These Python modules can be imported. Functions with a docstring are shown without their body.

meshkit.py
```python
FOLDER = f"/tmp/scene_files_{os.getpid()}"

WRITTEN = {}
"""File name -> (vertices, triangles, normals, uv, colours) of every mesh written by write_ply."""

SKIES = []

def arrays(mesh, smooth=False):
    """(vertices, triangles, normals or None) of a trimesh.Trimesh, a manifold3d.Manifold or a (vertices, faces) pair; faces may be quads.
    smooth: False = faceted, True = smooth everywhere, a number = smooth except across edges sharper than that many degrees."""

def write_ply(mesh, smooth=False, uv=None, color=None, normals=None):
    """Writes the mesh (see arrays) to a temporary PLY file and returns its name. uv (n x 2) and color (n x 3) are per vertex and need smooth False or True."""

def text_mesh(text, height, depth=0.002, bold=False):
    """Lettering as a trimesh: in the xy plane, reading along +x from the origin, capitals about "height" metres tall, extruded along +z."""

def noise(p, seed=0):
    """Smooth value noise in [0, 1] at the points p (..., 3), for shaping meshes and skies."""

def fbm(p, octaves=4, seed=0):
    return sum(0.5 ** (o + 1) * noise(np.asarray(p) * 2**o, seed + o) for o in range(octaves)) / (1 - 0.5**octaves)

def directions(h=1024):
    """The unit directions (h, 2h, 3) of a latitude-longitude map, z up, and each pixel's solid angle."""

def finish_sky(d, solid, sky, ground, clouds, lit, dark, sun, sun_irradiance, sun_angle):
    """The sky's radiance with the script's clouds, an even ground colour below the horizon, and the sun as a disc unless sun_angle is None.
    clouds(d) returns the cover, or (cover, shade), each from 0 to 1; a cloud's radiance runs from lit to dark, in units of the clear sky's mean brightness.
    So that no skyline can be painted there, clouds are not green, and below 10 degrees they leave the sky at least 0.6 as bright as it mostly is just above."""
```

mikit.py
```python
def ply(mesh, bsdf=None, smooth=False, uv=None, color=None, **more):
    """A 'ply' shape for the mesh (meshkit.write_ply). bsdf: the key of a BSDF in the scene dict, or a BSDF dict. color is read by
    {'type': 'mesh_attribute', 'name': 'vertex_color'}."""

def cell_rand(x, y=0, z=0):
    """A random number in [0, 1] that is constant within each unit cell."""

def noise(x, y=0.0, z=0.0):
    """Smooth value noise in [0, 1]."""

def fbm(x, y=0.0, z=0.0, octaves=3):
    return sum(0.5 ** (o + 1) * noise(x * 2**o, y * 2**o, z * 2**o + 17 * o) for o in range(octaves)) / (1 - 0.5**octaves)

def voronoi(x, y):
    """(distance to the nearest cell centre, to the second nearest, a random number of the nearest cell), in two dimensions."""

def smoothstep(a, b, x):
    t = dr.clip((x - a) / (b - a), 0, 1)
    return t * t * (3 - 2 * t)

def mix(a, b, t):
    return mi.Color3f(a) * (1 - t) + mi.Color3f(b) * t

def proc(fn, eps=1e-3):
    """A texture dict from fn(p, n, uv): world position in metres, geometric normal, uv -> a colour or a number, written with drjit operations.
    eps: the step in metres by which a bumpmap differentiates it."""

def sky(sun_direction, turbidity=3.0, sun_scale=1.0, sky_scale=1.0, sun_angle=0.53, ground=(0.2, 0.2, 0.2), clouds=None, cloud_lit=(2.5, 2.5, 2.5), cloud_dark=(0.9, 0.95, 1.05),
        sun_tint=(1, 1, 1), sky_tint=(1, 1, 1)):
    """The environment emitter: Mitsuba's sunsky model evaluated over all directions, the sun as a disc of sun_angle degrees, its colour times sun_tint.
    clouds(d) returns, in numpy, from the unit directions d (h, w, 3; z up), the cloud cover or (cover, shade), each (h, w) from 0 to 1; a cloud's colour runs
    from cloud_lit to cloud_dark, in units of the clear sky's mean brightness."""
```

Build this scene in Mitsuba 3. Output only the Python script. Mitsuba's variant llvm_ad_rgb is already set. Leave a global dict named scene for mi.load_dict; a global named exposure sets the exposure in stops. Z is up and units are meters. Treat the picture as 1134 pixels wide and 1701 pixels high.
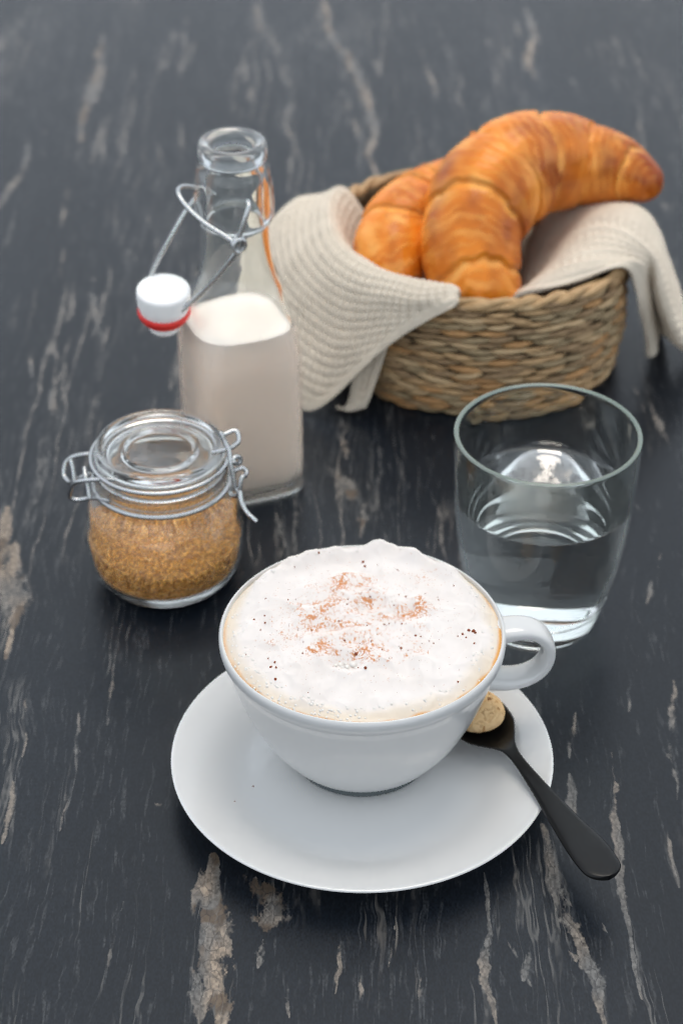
import math, numpy as np, trimesh, mitsuba as mi, drjit as dr
import mikit, meshkit
from mikit import proc, noise, fbm, voronoi, cell_rand, smoothstep, mix
T = mi.ScalarTransform4f
scene, labels = {}, {}

# ---------------------------------------------------------------- camera, light, exposure
PITCH = 0.6202
eye = np.array([0.0, 0.0, 0.6167])
fwd = np.array([0.0, math.cos(PITCH), -math.sin(PITCH)])
scene['camera'] = {'type': 'thinlens', 'fov': 2 * math.degrees(math.atan(567 / 3400)), 'fov_axis': 'x', 'near_clip': 0.05, 'far_clip': 60.0,
                   'aperture_radius': 0.0036, 'focus_distance': 0.822,
                   'to_world': T().look_at(origin=eye.tolist(), target=(eye + fwd).tolist(), up=[0, 0, 1])}
scene['sky'] = mikit.sky((0.08, 0.22, 1.0), turbidity=3, sun_scale=0.19, sun_angle=30, sun_tint=(0.93, 0.98, 1.06), clouds=lambda d: 1.0,
                         cloud_lit=(2.23, 2.42, 2.63), ground=(0.10, 0.105, 0.10))
exposure = 2.25

# ---------------------------------------------------------------- helpers
rng = np.random.default_rng(7)


def bsdf(key, d):
    scene[key] = d
    return key


def principled(key, col, rough=0.4, two=True, **k):
    b = {'type': 'principled', 'base_color': col if isinstance(col, dict) else {'type': 'rgb', 'value': list(col)}, 'roughness': rough, **k}
    return bsdf(key, {'type': 'twosided', 'b': b} if two else b)


def put(key, mesh, m, smooth=True, **k):
    scene[key] = mikit.ply(mesh, m, smooth, **k)
    return key


def tag(key, label, cat=None, **k):
    labels[key] = {'label': label}
    if cat:
        labels[key]['category'] = cat
    labels[key].update(k)


def grid_faces(n, m, wrap_n=False, wrap_m=False):
    i, j = np.meshgrid(np.arange(n if wrap_n else n - 1), np.arange(m if wrap_m else m - 1), indexing='ij')
    a, b = (i + 1) % n, (j + 1) % m
    q = np.stack([i * m + j, a * m + j, a * m + b, i * m + b], -1).reshape(-1, 4)
    return np.vstack([q[:, [0, 1, 2]], q[:, [0, 2, 3]]])


def outward(v, f):
    p = v[f]
    vol = np.einsum('ij,ij->i', p[:, 0], np.cross(p[:, 1], p[:, 2])).sum()
    return f if vol > 0 else f[:, ::-1]


def smooth_curve(pts, n, closed=False, tension=0.5):
    """Catmull-Rom through the points, n samples, by chord length."""
    from scipy.interpolate import CubicSpline, PchipInterpolator
    p = np.asarray(pts, float)
    if closed:
        p = np.vstack([p, p[:1]])
    d = np.r_[0, np.cumsum(np.sqrt(np.linalg.norm(np.diff(p, axis=0), axis=1)))]
    c = CubicSpline(d, p, bc_type='periodic' if closed else 'natural')
    return c(np.linspace(0, d[-1], n, endpoint=not closed))


def fillet(pts, k=5, frac=0.35):
    """Rounds the inner corners of a polyline with short quadratic arcs."""
    p = np.asarray(pts, float)
    out = [p[0]]
    for a, b, c in zip(p[:-2], p[1:-1], p[2:]):
        s, e = b + (a - b) * frac, b + (c - b) * frac
        for t in np.linspace(0, 1, k):
            out.append((1 - t) ** 2 * s + 2 * t * (1 - t) * b + t * t * e)
    return np.array(out + [p[-1]])


def lathe(profile, cx, cy, n=128, cut=None):
    """Revolves (r, z) pairs round the vertical axis at cx, cy."""
    pr = np.asarray(profile, float)
    th = np.arange(n) * 2 * np.pi / n
    v = np.stack([cx + pr[:, None, 0] * np.cos(th), cy + pr[:, None, 0] * np.sin(th), pr[:, None, 1] + 0 * th], -1).reshape(-1, 3)
    return v, grid_faces(len(pr), n, False, True)


def solid(vf):
    v, f = vf
    c = v - v.mean(0)
    return v, outward(c, f)


def tube(points, radius, sides=10, closed=False, caps=True):
    p = np.asarray(points, float)
    n = len(p)
    t = np.roll(p, -1, 0) - np.roll(p, 1, 0)
    if not closed:
        t[0], t[-1] = p[1] - p[0], p[-1] - p[-2]
    t /= np.linalg.norm(t, axis=1, keepdims=True) + 1e-15
    a = np.zeros_like(p)
    u = np.cross(t[0], [0, 0, 1.0] if abs(t[0, 2]) < 0.9 else [1.0, 0, 0])
    for i in range(n):
        u = u - t[i] * (u @ t[i])
        u /= np.linalg.norm(u)
        a[i] = u
    b = np.cross(t, a)
    ang = np.arange(sides) * 2 * np.pi / sides
    r = np.broadcast_to(np.asarray(radius, float), (n,))
    v = p[:, None] + r[:, None, None] * (np.cos(ang)[None, :, None] * a[:, None] + np.sin(ang)[None, :, None] * b[:, None])
    v = v.reshape(-1, 3)
    f = grid_faces(n, sides, closed, True)
    if caps and not closed:
        k = len(v)
        v = np.vstack([v, p[0] - t[0] * r[0] * 0.5, p[-1] + t[-1] * r[-1] * 0.5])
        j = np.arange(sides)
        f = np.vstack([f, np.stack([(j + 1) % sides, j, 0 * j + k], 1)[:, ::-1], np.stack([(n - 1) * sides + j, (n - 1) * sides + (j + 1) % sides, 0 * j + k + 1], 1)[:, ::-1]])
    return v, outward(v - v.mean(0), f)


def join(parts):
    vs, fs, at = [], [], 0
    for v, f in parts:
        vs.append(v)
        fs.append(np.asarray(f) + at)
        at += len(v)
    return np.vstack(vs), np.vstack(fs)


def ring(cx, cy, z, r, n=96, tilt=(0, 0)):
    th = np.arange(n) * 2 * np.pi / n
    return np.stack([cx + r * np.cos(th), cy + r * np.sin(th), z + r * (tilt[0] * np.cos(th) + tilt[1] * np.sin(th))], -1)


def thick_sheet(P, h):
    """A closed sheet of thickness h from a grid of points (n, m, 3); the grid is its upper face."""
    n, m, _ = P.shape
    du, dv = np.gradient(P, axis=0), np.gradient(P, axis=1)
    N = np.cross(du, dv)
    N /= np.linalg.norm(N, axis=2, keepdims=True) + 1e-15
    a, b = (P + N * h / 2).reshape(-1, 3), (P - N * h / 2).reshape(-1, 3)
    f = grid_faces(n, m)
    edge = np.r_[np.arange(m), np.arange(1, n) * m + m - 1, (n - 1) * m + np.arange(m - 2, -1, -1), np.arange(n - 2, 0, -1) * m]
    k = n * m
    e2 = np.roll(edge, -1)
    side = np.vstack([np.stack([edge, edge + k, e2 + k], 1), np.stack([edge, e2 + k, e2], 1)])
    return np.vstack([a, b]), np.vstack([f, f[:, ::-1] + k, side])


# ---------------------------------------------------------------- the stone table top
VEINS = [  # (half width, strength, points x, y on the table)
    (0.0049, 0.8, [(-0.0130, 1.5727), (-0.0089, 1.5107), (0.0023, 1.4580), (0.0111, 1.4136), (0.0173, 1.3711), (0.0240, 1.3208), (0.0186, 1.2843), (0.0255, 1.2529)]),
    (0.0027, 0.45, [(-0.0031, 1.3921), (0.0077, 1.3356), (0.0138, 1.3014)]),
    (0.0052, 0.55, [(0.1437, 1.5537), (0.1471, 1.4928), (0.1419, 1.4411), (0.1483, 1.3921)]),
    (0.0032, 0.4, [(0.1323, 1.5412), (0.1356, 1.4928)]),
    (0.0056, 0.75, [(-0.1833, 1.4987), (-0.1818, 1.4028), (-0.1830, 1.3506), (-0.1796, 1.3091)]),
    (0.0028, 0.6, [(-0.2178, 1.3130), (-0.2171, 1.2548), (-0.2219, 1.2063)]),
    (0.0026, 0.35, [(-0.2091, 1.3608), (-0.2049, 1.2824)]),
    (0.0038, 0.3, [(-0.1215, 1.5350), (-0.1226, 1.4637), (-0.1156, 1.4028)]),
    (0.0052, 0.35, [(-0.0646, 1.5600), (-0.0645, 1.4987)]),
    (0.0033, 0.4, [(-0.0657, 1.4028), (-0.0612, 1.3356)]),
    (0.0028, 0.35, [(-0.1881, 1.2871), (-0.1784, 1.2192), (-0.1811, 1.1727)]),
    (0.0030, 0.5, [(-0.1544, 1.1287), (-0.1528, 1.0908), (-0.1446, 1.0511)]),
    (0.0023, 0.4, [(-0.1750, 1.1524), (-0.1728, 1.1057)]),
    (0.0030, 0.55, [(-0.1625, 0.9950), (-0.1609, 0.9745), (-0.1567, 0.9527)]),
    (0.0022, 0.35, [(-0.1850, 1.0407), (-0.1732, 0.9872)]),
    (0.0072, 0.8, [(-0.1736, 0.8664), (-0.1681, 0.8297), (-0.1611, 0.7902), (-0.1599, 0.7464)]),
    (0.0043, 0.7, [(-0.0061, 0.9053), (0.0035, 0.8912), (0.0110, 0.8702), (0.0089, 0.8416)]),
    (0.0031, 0.55, [(-0.0016, 0.9375), (0.0026, 0.9139)]),
    (0.0022, 0.4, [(-0.0214, 0.8912), (-0.0237, 0.8478)]),
    (0.0021, 0.45, [(-0.0328, 0.8637), (-0.0296, 0.8348)]),
    (0.0022, 0.45, [(-0.1187, 0.7077), (-0.1182, 0.6598), (-0.1209, 0.6300)]),
    (0.0019, 0.4, [(-0.1075, 0.7509), (-0.1052, 0.6953)]),
    (0.0015, 0.35, [(-0.1424, 0.7332), (-0.1434, 0.6753)]),
    (0.0078, 1.0, [(-0.0544, 0.6158), (-0.0553, 0.5950), (-0.0475, 0.5777), (-0.0489, 0.5559), (-0.0445, 0.5220)]),
    (0.0042, 0.75, [(-0.0573, 0.5528), (-0.0539, 0.5435), (-0.0534, 0.5255)]),
    (0.0074, 0.7, [(-0.0398, 0.6053), (-0.0283, 0.5883), (-0.0294, 0.5735)]),
    (0.0023, 0.5, [(-0.0307, 0.5686), (-0.0311, 0.5528)]),
    (0.0027, 0.7, [(0.0572, 0.6070), (0.0605, 0.5751), (0.0570, 0.5559), (0.0599, 0.5255)]),
    (0.0020, 0.5, [(0.0659, 0.5686), (0.0737, 0.5435)]),
    (0.0042, 0.75, [(0.0868, 0.6329), (0.0891, 0.6088), (0.0930, 0.5686), (0.0991, 0.5482), (0.1002, 0.5220)]),
    (0.0023, 0.8, [(0.0900, 0.5950), (0.0943, 0.5883)]),
    (0.0026, 0.7, [(0.0895, 0.5622), (0.0925, 0.5559)]),
    (0.0024, 0.7, [(0.1198, 0.6793), (0.1192, 0.6447), (0.1178, 0.6088), (0.1167, 0.5686), (0.1168, 0.5375)]),
    (0.0029, 0.65, [(0.0996, 0.6636), (0.0999, 0.6329)]),
    (0.0033, 0.6, [(0.0766, 0.5686), (0.0711, 0.5466)]),
    (0.0020, 0.75, [(0.1056, 0.5784), (0.1074, 0.5725)]),
    (0.0020, 0.5, [(-0.0017, 0.5686), (-0.0045, 0.5420)]),
    (0.0017, 0.45, [(0.0203, 0.5817), (0.0174, 0.5559)]),
    (0.0016, 0.45, [(-0.0207, 0.5559), (-0.0206, 0.5285)]),
    (0.0019, 0.45, [(0.0067, 0.5591), (0.0042, 0.5285)]),
    (0.0016, 0.4, [(0.0293, 0.5559), (0.0308, 0.5285)]),
    (0.0023, 0.5, [(0.1553, 0.7289), (0.1466, 0.6872), (0.1462, 0.6485)]),
    (0.0017, 0.4, [(0.1390, 0.7376), (0.1327, 0.7077)]),
    (0.0020, 0.4, [(0.1602, 0.8272), (0.1508, 0.7878)]),
    (0.0023, 0.4, [(0.1650, 0.9872), (0.1723, 0.9496), (0.1793, 0.9139)]),
    (0.0025, 0.45, [(0.1504, 0.8746), (0.1588, 0.8531)]),
    (0.0017, 0.4, [(0.1080, 0.7077), (0.1009, 0.6753)]),
    (0.0014, 0.4, [(0.1417, 0.6300), (0.1410, 0.5984)]),
    (0.0018, 0.6, [(-0.0794, 0.6466), (-0.0766, 0.6440)]),
    (0.0029, 0.35, [(0.0698, 1.5289), (0.0856, 1.4136)]),
    (0.0030, 0.3, [(0.1665, 1.4245), (0.1704, 1.3711)]),
    (0.0020, 0.5, [(0.2108, 1.3608), (0.2083, 1.3247)]),
    (0.0028, 0.3, [(0.2231, 1.4695), (0.2255, 1.3608)]),
    (0.0031, 0.35, [(0.0608, 1.4695), (0.0720, 1.3506)]),
    (0.0026, 0.3, [(-0.1573, 1.3506), (-0.1398, 1.2192)]),
    (0.0026, 0.3, [(-0.1294, 1.3208), (-0.1160, 1.2192)]),
    (0.0027, 0.3, [(-0.0438, 1.4467), (-0.0318, 1.2824)]),
    (0.0021, 0.4, [(-0.1459, 0.6636), (-0.1443, 0.6229)]),
    (0.0015, 0.35, [(-0.0706, 0.6053), (-0.0708, 0.5559)]),
    (0.0015, 0.35, [(-0.0891, 0.5883), (-0.0967, 0.5285)]),
    (0.0014, 0.35, [(-0.1210, 0.6088), (-0.1200, 0.5686)]),
]


def table_color(p, n, uv):
    x, y = p.x, p.y
    wx = x + 0.0060 * (noise(x * 22, y * 18, 3.1) - 0.5) + 0.0026 * (noise(x * 70, y * 42, 7.7) - 0.5) + 0.0016 * (noise(x * 260, y * 150, 1.7) - 0.5)
    wy = y + 0.008 * (noise(x * 30, y * 20, 9.3) - 0.5)
    grain = noise(x * 1700, y * 900, 2.0)
    base = mix((0.0042, 0.0062, 0.0095), (0.0105, 0.0142, 0.0200), fbm(wx * 14, y * 3, 5.0, 3))
    base = base * (0.70 + 0.60 * grain)
    # how far each point lies inside one of the named veins; they thin out to nothing at their ends
    env, warm = mi.Float(0), mi.Float(0)
    for hw, st, pts in VEINS:
        ln = [math.dist(a, b) for a, b in zip(pts[:-1], pts[1:])]
        tot, at = sum(ln), 0.0
        for (ax, ay), (bx, by), l in zip(pts[:-1], pts[1:], ln):
            ex, ey = bx - ax, by - ay
            t = dr.clip(((wx - ax) * ex + (wy - ay) * ey) / (ex * ex + ey * ey), 0, 1)
            s = (at + t * l) / tot
            d = dr.sqrt(dr.square(wx - ax - t * ex) + dr.square(wy - ay - t * ey)) / (hw * (0.25 + 3.0 * s * (1 - s)))
            k = dr.maximum(0, 1 - d * 0.62) * st
            env = dr.maximum(env, k)
            if hw > 0.0042:
                warm = dr.maximum(warm, k)
            at += l
    dens = fbm(wx * 17, y * 3.4, 21.0, 3) - 0.5
    # fine flecks drawn out along the slab
    s1 = noise(wx * 760, y * 62, 11.0) * 0.55 + noise(wx * 1500, y * 150, 12.0) * 0.45
    k1 = smoothstep(0.57, 0.90, s1 + 0.45 * dens + 0.22 * env) * (0.2 + 0.8 * grain)
    # long wispy lines: the ridges of two stretched noises, fading in and out
    n2 = noise(wx * 120, y * 4.5, 14.0) * 0.74 + noise(wx * 420, y * 26, 15.0) * 0.26
    n3 = noise(wx * 260, y * 9, 17.0) * 0.70 + noise(wx * 800, y * 50, 18.0) * 0.30
    r2, r3 = 1 - dr.abs(2 * n2 - 1), 1 - dr.abs(2 * n3 - 1)
    patch2 = smoothstep(0.60, 0.90, noise(wx * 42, y * 13, 19.0) + 0.7 * dens + 0.8 * env)
    patch3 = smoothstep(0.56, 0.92, noise(wx * 75, y * 17, 20.0) + 0.8 * dens + 0.9 * env)
    frag = 0.35 + 0.65 * smoothstep(0.3, 0.6, noise(wx * 900, y * 260, 22.0))
    k2 = smoothstep(0.90, 0.99, r2) * patch2 * frag
    k3 = smoothstep(0.88, 0.99, r3) * patch3 * frag
    col = mix(base, (0.075, 0.078, 0.082), dr.clip(0.55 * k1, 0, 1))
    col = mix(col, (0.115, 0.112, 0.108), dr.clip(0.75 * k3, 0, 1))
    col = mix(col, (0.175, 0.160, 0.145), dr.clip(0.9 * k2, 0, 1))
    d1, d2, which = voronoi(wx * 340, wy * 170)
    peb = smoothstep(0.02, 0.20, d2 - d1) * (0.35 + 0.65 * which)
    rough = 0.5 * noise(wx * 230, wy * 90, 31.0) + 0.3 * noise(wx * 620, wy * 300, 33.0) + 0.2 * noise(x * 1500, y * 1000, 34.0)
    strand = 1 - dr.abs(2 * noise(wx * 210, y * 12, 51.0) - 1)
    amount = smoothstep(0.52, 0.72, 0.72 * rough + 0.34 * strand + 0.80 * (env - 0.42)) * smoothstep(0.06, 0.30, env)
    amount = amount * (1 - 0.5 * (1 - peb) * smoothstep(0.3, 0.6, env))
    vein = mix((0.125, 0.122, 0.118), (0.27, 0.215, 0.165), dr.clip(smoothstep(0.3, 0.75, noise(wx * 90, wy * 40, 41.0)) * (0.45 + 0.8 * warm) + 0.35 * which * warm, 0, 1))
    vein = vein * (0.55 + 0.75 * noise(x * 1100, y * 800, 44.0))
    vein = mix(vein, (0.085, 0.056, 0.034), smoothstep(0.1, 0.4, warm) * smoothstep(0.50, 0.70, noise(wx * 170, wy * 110, 47.0)) * 0.8)
    return mix(col, vein, dr.clip(amount, 0, 1))


principled('stone', proc(table_color), 0.31, specular=0.33)
tv = trimesh.creation.box([2.4, 2.4, 0.03])
tv.apply_translation([0, 0.95, -0.015])
put('table', tv, 'stone', False)
tag('table', 'dark grey stone table top with pale veins running away from the viewer', 'table', kind='structure')

# ---------------------------------------------------------------- materials shared by things
def porcelain_bump(p, n, uv):
    return noise(p.x * 60, p.y * 60, p.z * 60)


bsdf('porcelain', {'type': 'twosided', 'b': {'type': 'roughplastic', 'diffuse_reflectance': {'type': 'rgb', 'value': [0.80, 0.80, 0.795]}, 'alpha': 0.02, 'int_ior': 1.6, 'nonlinear': True}})
principled('foot_grey', (0.075, 0.09, 0.095), 0.6)  # one even dark grey-teal for the cup foot ring
GT = {'type': 'rgb', 'value': [0.985, 0.993, 0.986]}
bsdf('glass', {'type': 'dielectric', 'int_ior': 1.5, 'ext_ior': 1.0, 'specular_transmittance': GT})
bsdf('tumbler_glass', {'type': 'dielectric', 'int_ior': 1.5, 'ext_ior': 1.0, 'specular_transmittance': {'type': 'rgb', 'value': [0.972, 0.994, 0.978]}})
bsdf('rim_painted_glow', {'type': 'principled', 'base_color': {'type': 'rgb', 'value': [0.66, 0.80, 0.69]}, 'roughness': 0.10, 'spec_trans': 0.76, 'eta': 1.5})  # light piped up the tumbler wall, painted as half-opaque pale green
bsdf('lip_painted_glow', {'type': 'principled', 'base_color': {'type': 'rgb', 'value': [0.84, 0.88, 0.90]}, 'roughness': 0.08, 'spec_trans': 0.86, 'eta': 1.5})  # bright light in the bottle lip, painted as a whitish body colour
bsdf('water_in_glass', {'type': 'dielectric', 'int_ior': 1.333, 'ext_ior': 1.5})
bsdf('water_in_air', {'type': 'dielectric', 'int_ior': 1.333, 'ext_ior': 1.0})
bsdf('air_in_water', {'type': 'dielectric', 'int_ior': 1.0, 'ext_ior': 1.333})
bsdf('steel_wire', {'type': 'roughconductor', 'eta': {'type': 'rgb', 'value': [2.9, 2.9, 2.7]}, 'k': {'type': 'rgb', 'value': [3.1, 3.2, 3.2]}, 'alpha': 0.15})

# ---------------------------------------------------------------- saucer
SX, SY = 0.0089, 0.6602
prof = [(0.0, 0.0056), (0.030, 0.0056), (0.045, 0.0056), (0.0500, 0.0059), (0.0540, 0.0067), (0.0580, 0.0081), (0.0640, 0.0106), (0.0715, 0.0137), (0.0780, 0.0163), (0.0805, 0.0172),
        (0.0818, 0.0174), (0.0825, 0.0170), (0.0824, 0.0163), (0.0815, 0.0156), (0.0790, 0.0142), (0.0720, 0.0106), (0.0640, 0.0070), (0.0560, 0.0040), (0.0490, 0.0026), (0.0475, 0.0006),
        (0.0468, 0.0002), (0.0455, 0.0002), (0.0445, 0.0010), (0.0430, 0.0022), (0.0, 0.0022)]
c = smooth_curve(prof[1:-1], 90)
prof = np.vstack([prof[:1], c, prof[-1:]])
put('saucer', solid(lathe(prof, SX, SY, 160)), 'porcelain', 40)
tag('saucer', 'round white porcelain saucer under the coffee cup', 'saucer')

# ---------------------------------------------------------------- cup
CX, CY = 0.0088, 0.675
out = [(0.0300, 0.0100), (0.0322, 0.0104), (0.0356, 0.0133), (0.0398, 0.0188), (0.0444, 0.0258), (0.0482, 0.0335), (0.0518, 0.0422), (0.0546, 0.0505), (0.0568, 0.0578), (0.0582, 0.0632)]
lip = [(0.0585, 0.0652), (0.0588, 0.0661), (0.0597, 0.0670), (0.0605, 0.0686), (0.0608, 0.0706), (0.0606, 0.0724), (0.0598, 0.0737), (0.0593, 0.0738), (0.0589, 0.0731), (0.0587, 0.0715)]
inn = [(0.0581, 0.0680), (0.0545, 0.0580), (0.0508, 0.0460), (0.0445, 0.0320), (0.0360, 0.0220), (0.0250, 0.0145), (0.0, 0.0130)]
prof = np.vstack([[(0.0, 0.0080), (0.0270, 0.0080)], smooth_curve(out, 40), smooth_curve(lip, 40), smooth_curve(inn[:-1], 24), [inn[-1]]])
put('coffee_cup__body', solid(lathe(prof, CX, CY, 192)), 'porcelain', 50)
foot = [(0.0265, 0.0088), (0.0264, 0.0060), (0.0272, 0.0057), (0.0300, 0.0057), (0.0307, 0.0062), (0.0308, 0.0092), (0.0298, 0.0099), (0.0265, 0.0088)]
put('coffee_cup__foot_ring', solid(lathe(foot, CX, CY, 128)), 'foot_grey', 40)
# handle: a flat band bent into an ear
path = smooth_curve([(0.0560, 0.0672), (0.0650, 0.0690), (0.0742, 0.0672), (0.0797, 0.0606), (0.0804, 0.0528), (0.0765, 0.0458), (0.0690, 0.0420), (0.0605, 0.0418), (0.0520, 0.0440)], 60)
PHI = 0.10
d = np.gradient(path, axis=0)
d /= np.linalg.norm(d, axis=1, keepdims=True)
nrm = np.stack([-d[:, 1], d[:, 0]], 1)
S = np.linspace(0, 1, 60)
hw, ht = 0.0062 + 0.0016 * np.abs(2 * S - 1) ** 2, 0.0029 + 0.0012 * np.abs(2 * S - 1) ** 3
ang = np.arange(28) * 2 * np.pi / 28
ca, sa = np.sign(np.cos(ang)) * np.abs(np.cos(ang)) ** 0.75, np.sign(np.sin(ang)) * np.abs(np.sin(ang)) ** 0.75
rad = path[:, None, 0] + nrm[:, None, 0] * ht[:, None] * ca
zz = path[:, None, 1] + nrm[:, None, 1] * ht[:, None] * ca
lat = hw[:, None] * sa[None] + 0 * zz
hv = np.stack([CX + rad * math.cos(PHI) - lat * math.sin(PHI), CY + rad * math.sin(PHI) + lat * math.cos(PHI), zz], -1).reshape(-1, 3)
hf = grid_faces(60, 28, False, True)
put('coffee_cup__handle', (hv, outward(hv - hv.mean(0), hf)), 'porcelain', True)
tag('coffee_cup', 'white porcelain coffee cup filled to the brim with milk foam, standing on the saucer', 'cup')
tag('coffee_cup__foot_ring', 'dark grey foot under the cup')

# ---------------------------------------------------------------- milk foam
R = 0.0589
nr, nt = 150, 400
rr = np.linspace(0, 1, nr) ** 0.85
th = np.arange(nt) * 2 * np.pi / nt
q = np.stack([rr[:, None] * R * np.cos(th), rr[:, None] * R * np.sin(th)], -1)
X, Y_ = q[..., 0], q[..., 1]
pp = np.stack([X, Y_, 0 * X], -1)
warp = pp + 0.012 * np.stack([meshkit.fbm(pp * 45, 3, 2), meshkit.fbm(pp * 45, 3, 8), 0 * X], -1)
billow = np.abs(meshkit.fbm(warp * 85, 3, 5) - 0.5) * 2
lump = meshkit.fbm(warp * 38, 3, 11) - 0.5
back = np.clip(Y_ / R, 0, 1) * (1 - smooth if False else 1)
edge = np.clip((1 - rr[:, None]) / 0.11, 0, 1)
edge = edge * edge * (3 - 2 * edge)
zf = 0.0716 + 0.0044 * (1 - rr[:, None] ** 2) * edge + 0.0030 * edge * (1 - 0.6 * rr[:, None] ** 2)
zf = zf + edge * (0.0036 * (0.30 - billow) * (1 - 0.2 * rr[:, None]) + 0.0064 * lump)
zf = zf + edge ** 0.4 * 0.0068 * np.exp(-((rr[:, None] - 0.90) / 0.10) ** 2) * np.clip((Y_ / R - 0.30) / 0.45, 0, 1) * (0.55 + 0.9 * meshkit.fbm(pp * 90, 2, 14))   # heaped over the far rim
zf = zf + 0.00035 * (meshkit.fbm(warp * 300, 3, 3) - 0.5) * edge
for (hx, hy, hr, hd) in ((0.0140, 0.6868, 0.0050, 0.0022), (0.0020, 0.6505, 0.0062, 0.0026), (-0.0070, 0.6740, 0.0075, 0.0012), (0.0290, 0.6820, 0.0065, 0.0014), (0.0060, 0.7000, 0.0065, 0.0012), (0.0250, 0.6480, 0.007, 0.0014)):
    g = np.hypot(X + CX - hx, (Y_ + CY - hy) * 1.2) / hr
    zf = zf - hd * np.exp(-g ** 2) + 0.6 * hd * np.exp(-((g - 1.5) / 0.5) ** 2)
FZ = zf


def foam_z(x, y):
    r = math.hypot(x - CX, y - CY) / R
    i = min(nr - 1, int(np.searchsorted(rr, min(r, 0.999))))
    j = int(round((math.atan2(y - CY, x - CX) % (2 * math.pi)) / (2 * math.pi) * nt)) % nt
    return FZ[i, j]


fv = np.stack([X + CX, Y_ + CY, zf], -1).reshape(-1, 3)
ff = grid_faces(nr, nt, False, True)
CLUSTERS = [(0.0034, 0.7010, 0.0105, 0.80), (0.0128, 0.6880, 0.0062, 0.92), (0.0290, 0.6828, 0.0105, 0.82), (-0.0070, 0.6575, 0.0070, 0.88), (0.0100, 0.6585, 0.0105, 0.72), (-0.0094, 0.6787, 0.0140, 0.66),
            (0.0190, 0.6760, 0.0120, 0.5), (0.0349, 0.7080, 0.0090, 0.35), (0.0020, 0.6690, 0.0200, 0.55), (0.0300, 0.6600, 0.0080, 0.45), (-0.0230, 0.6640, 0.0120, 0.35), (0.0060, 0.6770, 0.036, 0.40), (-0.0060, 0.6900, 0.014, 0.5), (0.0130, 0.6640, 0.016, 0.5)]


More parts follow.
